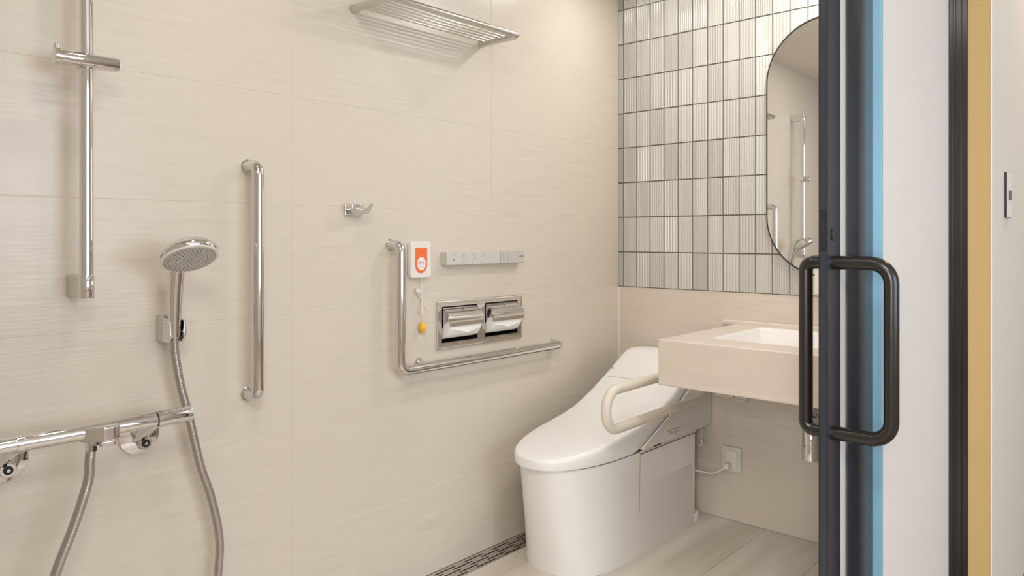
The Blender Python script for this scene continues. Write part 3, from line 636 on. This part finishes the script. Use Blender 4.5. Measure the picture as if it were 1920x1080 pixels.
# ---- folding support arm between toilet and sink
AY = -0.502
t = thing('support_arm', 'beige U shaped fold-down support arm between toilet and washbasin', 'grab bar', (0, AY, 0.47))
ap = fillet([(-0.045, AY, 0.628), (-0.820, AY, 0.622), (-0.820, AY, 0.496), (-0.235, AY, 0.505), (-0.13, AY, 0.545), (-0.045, AY, 0.552)], 0.058, 10)
build('arm_tube', MB().tube(ap, 0.0163, 24), 'beige_resin', t)
build('wall_mount', MB().prism(rrect(-0.542, -0.462, 0.478, 0.690, 0.012), 'x', 0, -0.022), 'plate_white', t, bevel=0.003)
build('pivot_block', MB().box(-0.070, -0.020, -0.527, -0.477, 0.53, 0.66), 'plate_white', t, bevel=0.006)
t = thing('under_basin_bracket', 'small pale bracket on the wall under the washbasin', 'bracket', (0, -0.56, 0.478))
build('plate', MB().box(-0.018, 0, -0.596, -0.546, 0.474, 0.60), 'plate_white', t, bevel=0.003)
build('lip', MB().box(-0.026, -0.018, -0.592, -0.550, 0.474, 0.480), 'plate_white', t, bevel=0.001)

# ---- washbasin counter
SX, SY, SZ1, SZ0 = -0.597, -0.552, 0.769, 0.618
t = thing('washbasin', 'thick pale stone washbasin counter with white inset bowl on the wall', 'washbasin', (-0.3, -0.87, SZ0))
bx0, bx1, by0, by1 = -0.462, -0.055, -1.11, -0.660
top = MB()
hole = rrect(bx0, bx1, by0, by1, 0.012, 4)
n_ = len(hole); outer = []
for (x, y) in hole:      # outer ring on the slab edge
    cx_, cy_ = (bx0+bx1)/2, (by0+by1)/2; dx, dy = x-cx_, y-cy_
    outer.append((x, y))
def slab_ring(z, off=0): return [(SX+off, YF+0.001, z), (-0.0005, YF+0.001, z), (-0.0005, SY-off, z), (SX+off, SY-off, z)]
top.box(SX, bx0, YF+0.001, SY, SZ0, SZ1)
top.box(bx1, -0.0005, YF+0.001, SY, SZ0, SZ1).box(bx0, bx1, by1, SY, SZ0, SZ1).box(bx0, bx1, YF+0.001, by0, SZ0, SZ1)
import bmesh
bm = bmesh.new()
def ringv(lst, z): return [bm.verts.new((x, y, z)) for x, y in lst]
o4 = [(SX, YF+0.001), (-0.0005, YF+0.001), (-0.0005, SY), (SX, SY)]; i4 = [(bx0, by0), (bx1, by0), (bx1, by1), (bx0, by1)]
ot, ob, it, ib = ringv(o4, SZ1), ringv(o4, SZ0), ringv(i4, SZ1), ringv(i4, SZ0)
for k in range(4):
    j = (k+1) % 4
    bm.faces.new((ot[k], ot[j], it[j], it[k])); bm.faces.new((ob[j], ob[k], ib[k], ib[j])); bm.faces.new((ob[k], ob[j], ot[j], ot[k])); bm.faces.new((it[k], it[j], ib[j], ib[k]))
slab = MB(); bm.verts.index_update(); slab.v = [tuple(v.co) for v in bm.verts]; slab.f = [tuple(v.index for v in f.verts) for f in bm.faces]; bm.free()
build('counter_slab', slab, 'counter', t, bevel=0.005, seg=3)
bowl = MB(); rg = []
for ins, z in ((-0.001, SZ1-0.003), (0.0, SZ1-0.0045), (0.004, SZ1-0.012), (0.012, SZ1-0.06), (0.030, SZ1-0.098), (0.060, SZ1-0.112), (0.15, SZ1-0.117)):
    rg.append([(x, y, z) for x, y in rrect(bx0+ins+0.001, bx1-ins-0.001, by0+ins+0.001, by1-ins-0.001, 0.014+ins*0.35, 5)])
out_ = [[(x, y, z-0.006) for x, y, z in r] for r in rg]
bowl.loft(rg, cap=False); k0 = len(bowl.v); bowl.add(rg[-1], [tuple(range(len(rg[-1])))])
build('bowl', bowl, 'basin', t, smooth=50)
build('drain_cap', MB().lathe([(0.022, 0), (0.021, 0.003), (0.004, 0.004)], (-0.25, -0.885, SZ1-0.1168), (0, 0, 1), 24), 'chrome', t)
build('back_ledge', MB().box(-0.030, 0, YF+0.002, -0.497, SZ1-0.006, SZ1+0.014), 'counter', t, bevel=0.006, seg=3)
t = thing('bottle_trap', 'chrome bottle trap under the washbasin behind the door handle', 'trap', (-0.25, -0.922, 0.368))
build('cup', MB().lathe([(0.022, 0.0), (0.0285, 0.003), (0.0285, 0.115), (0.026, 0.120), (0.031, 0.122), (0.031, 0.146), (0.026, 0.150), (0.018, 0.156), (0.018, 0.250)], (-0.25, -0.922, 0.368), (0, 0, 1), 32), 'chrome', t)
build('waste_pipe', MB().tube([(-0.25, -0.922, 0.43), (-0.01, -0.922, 0.43)], 0.016, 20).lathe([(0.035, 0), (0.033, 0.006), (0.018, 0.010)], (0, -0.922, 0.43), (-1, 0, 0), 28), 'chrome', t)

# ---- mirror
MR, MYc, Mt, Mb = 0.220, -0.890, 1.675, 1.180
def pill(r):
    return [(MYc+r*math.cos(PI*k/32), Mt+r*math.sin(PI*k/32)) for k in range(33)]+[(MYc+r*math.cos(PI+PI*k/32), Mb+r*math.sin(PI+PI*k/32)) for k in range(33)]
t = thing('mirror', 'tall pill shaped wall mirror with thin black rim on the ribbed tiles', 'mirror', (-0.004, MYc, Mb-MR))
gm = MB().prism(pill(MR-0.0015), 'x', -0.0045, -0.0118)
gm.v = [(x if x > -0.01 else x-0.016*(y-MYc), y, z) for x, y, z in gm.v]     # hangs a degree off square
build('glass', gm, 'mirror', t)
rm = pill(MR); ri = pill(MR-0.004); rmb = MB()
rmb.loft([[(x, y, z) for y, z in q] for x, q in ((-0.0045, rm), (-0.0165, rm), (-0.0165, ri), (-0.0142, ri))], cap=False)
build('rim', rmb, 'rubber', t, smooth=60)
# ---- wall plate beside the mirror foot
t = thing('socket_plate', 'beige socket plate on the lowest ribbed tiles, right of the inner pull handle', 'outlet', (-0.004, -0.885, 0.90))
build('plate', MB().box(-0.016, -0.0045, -0.925, -0.842, 0.893, 0.990), 'plate_white', t, bevel=0.003)
build('cover', MB().box(-0.020, -0.016, -0.917, -0.850, 0.900, 0.980), 'device_white', t, bevel=0.002)

# ---- wall switch in the hall
SW0, SZA, SZB = -0.159, 1.159, 1.291
t = thing('wall_switch', 'slim black edged switch plate with pale face on the far right wall', 'switch', (-0.2, YR, 1.17))
build('back_plate', MB().box(SW0, SW0+0.075, YR-0.0070, YR, SZA, SZB), 'black_brown', t, bevel=0.0006)
build('face', MB().box(SW0+0.0003, SW0+0.075, YR-0.0085, YR-0.0069, SZA+0.001, SZB-0.001), 'device_white', t)
build('rocker', MB().box(SW0+0.022, SW0+0.050, YR-0.0125, YR-0.0085, (SZA+SZB)/2-0.014, (SZA+SZB)/2+0.014), 'black_brown', t, bevel=0.0008)
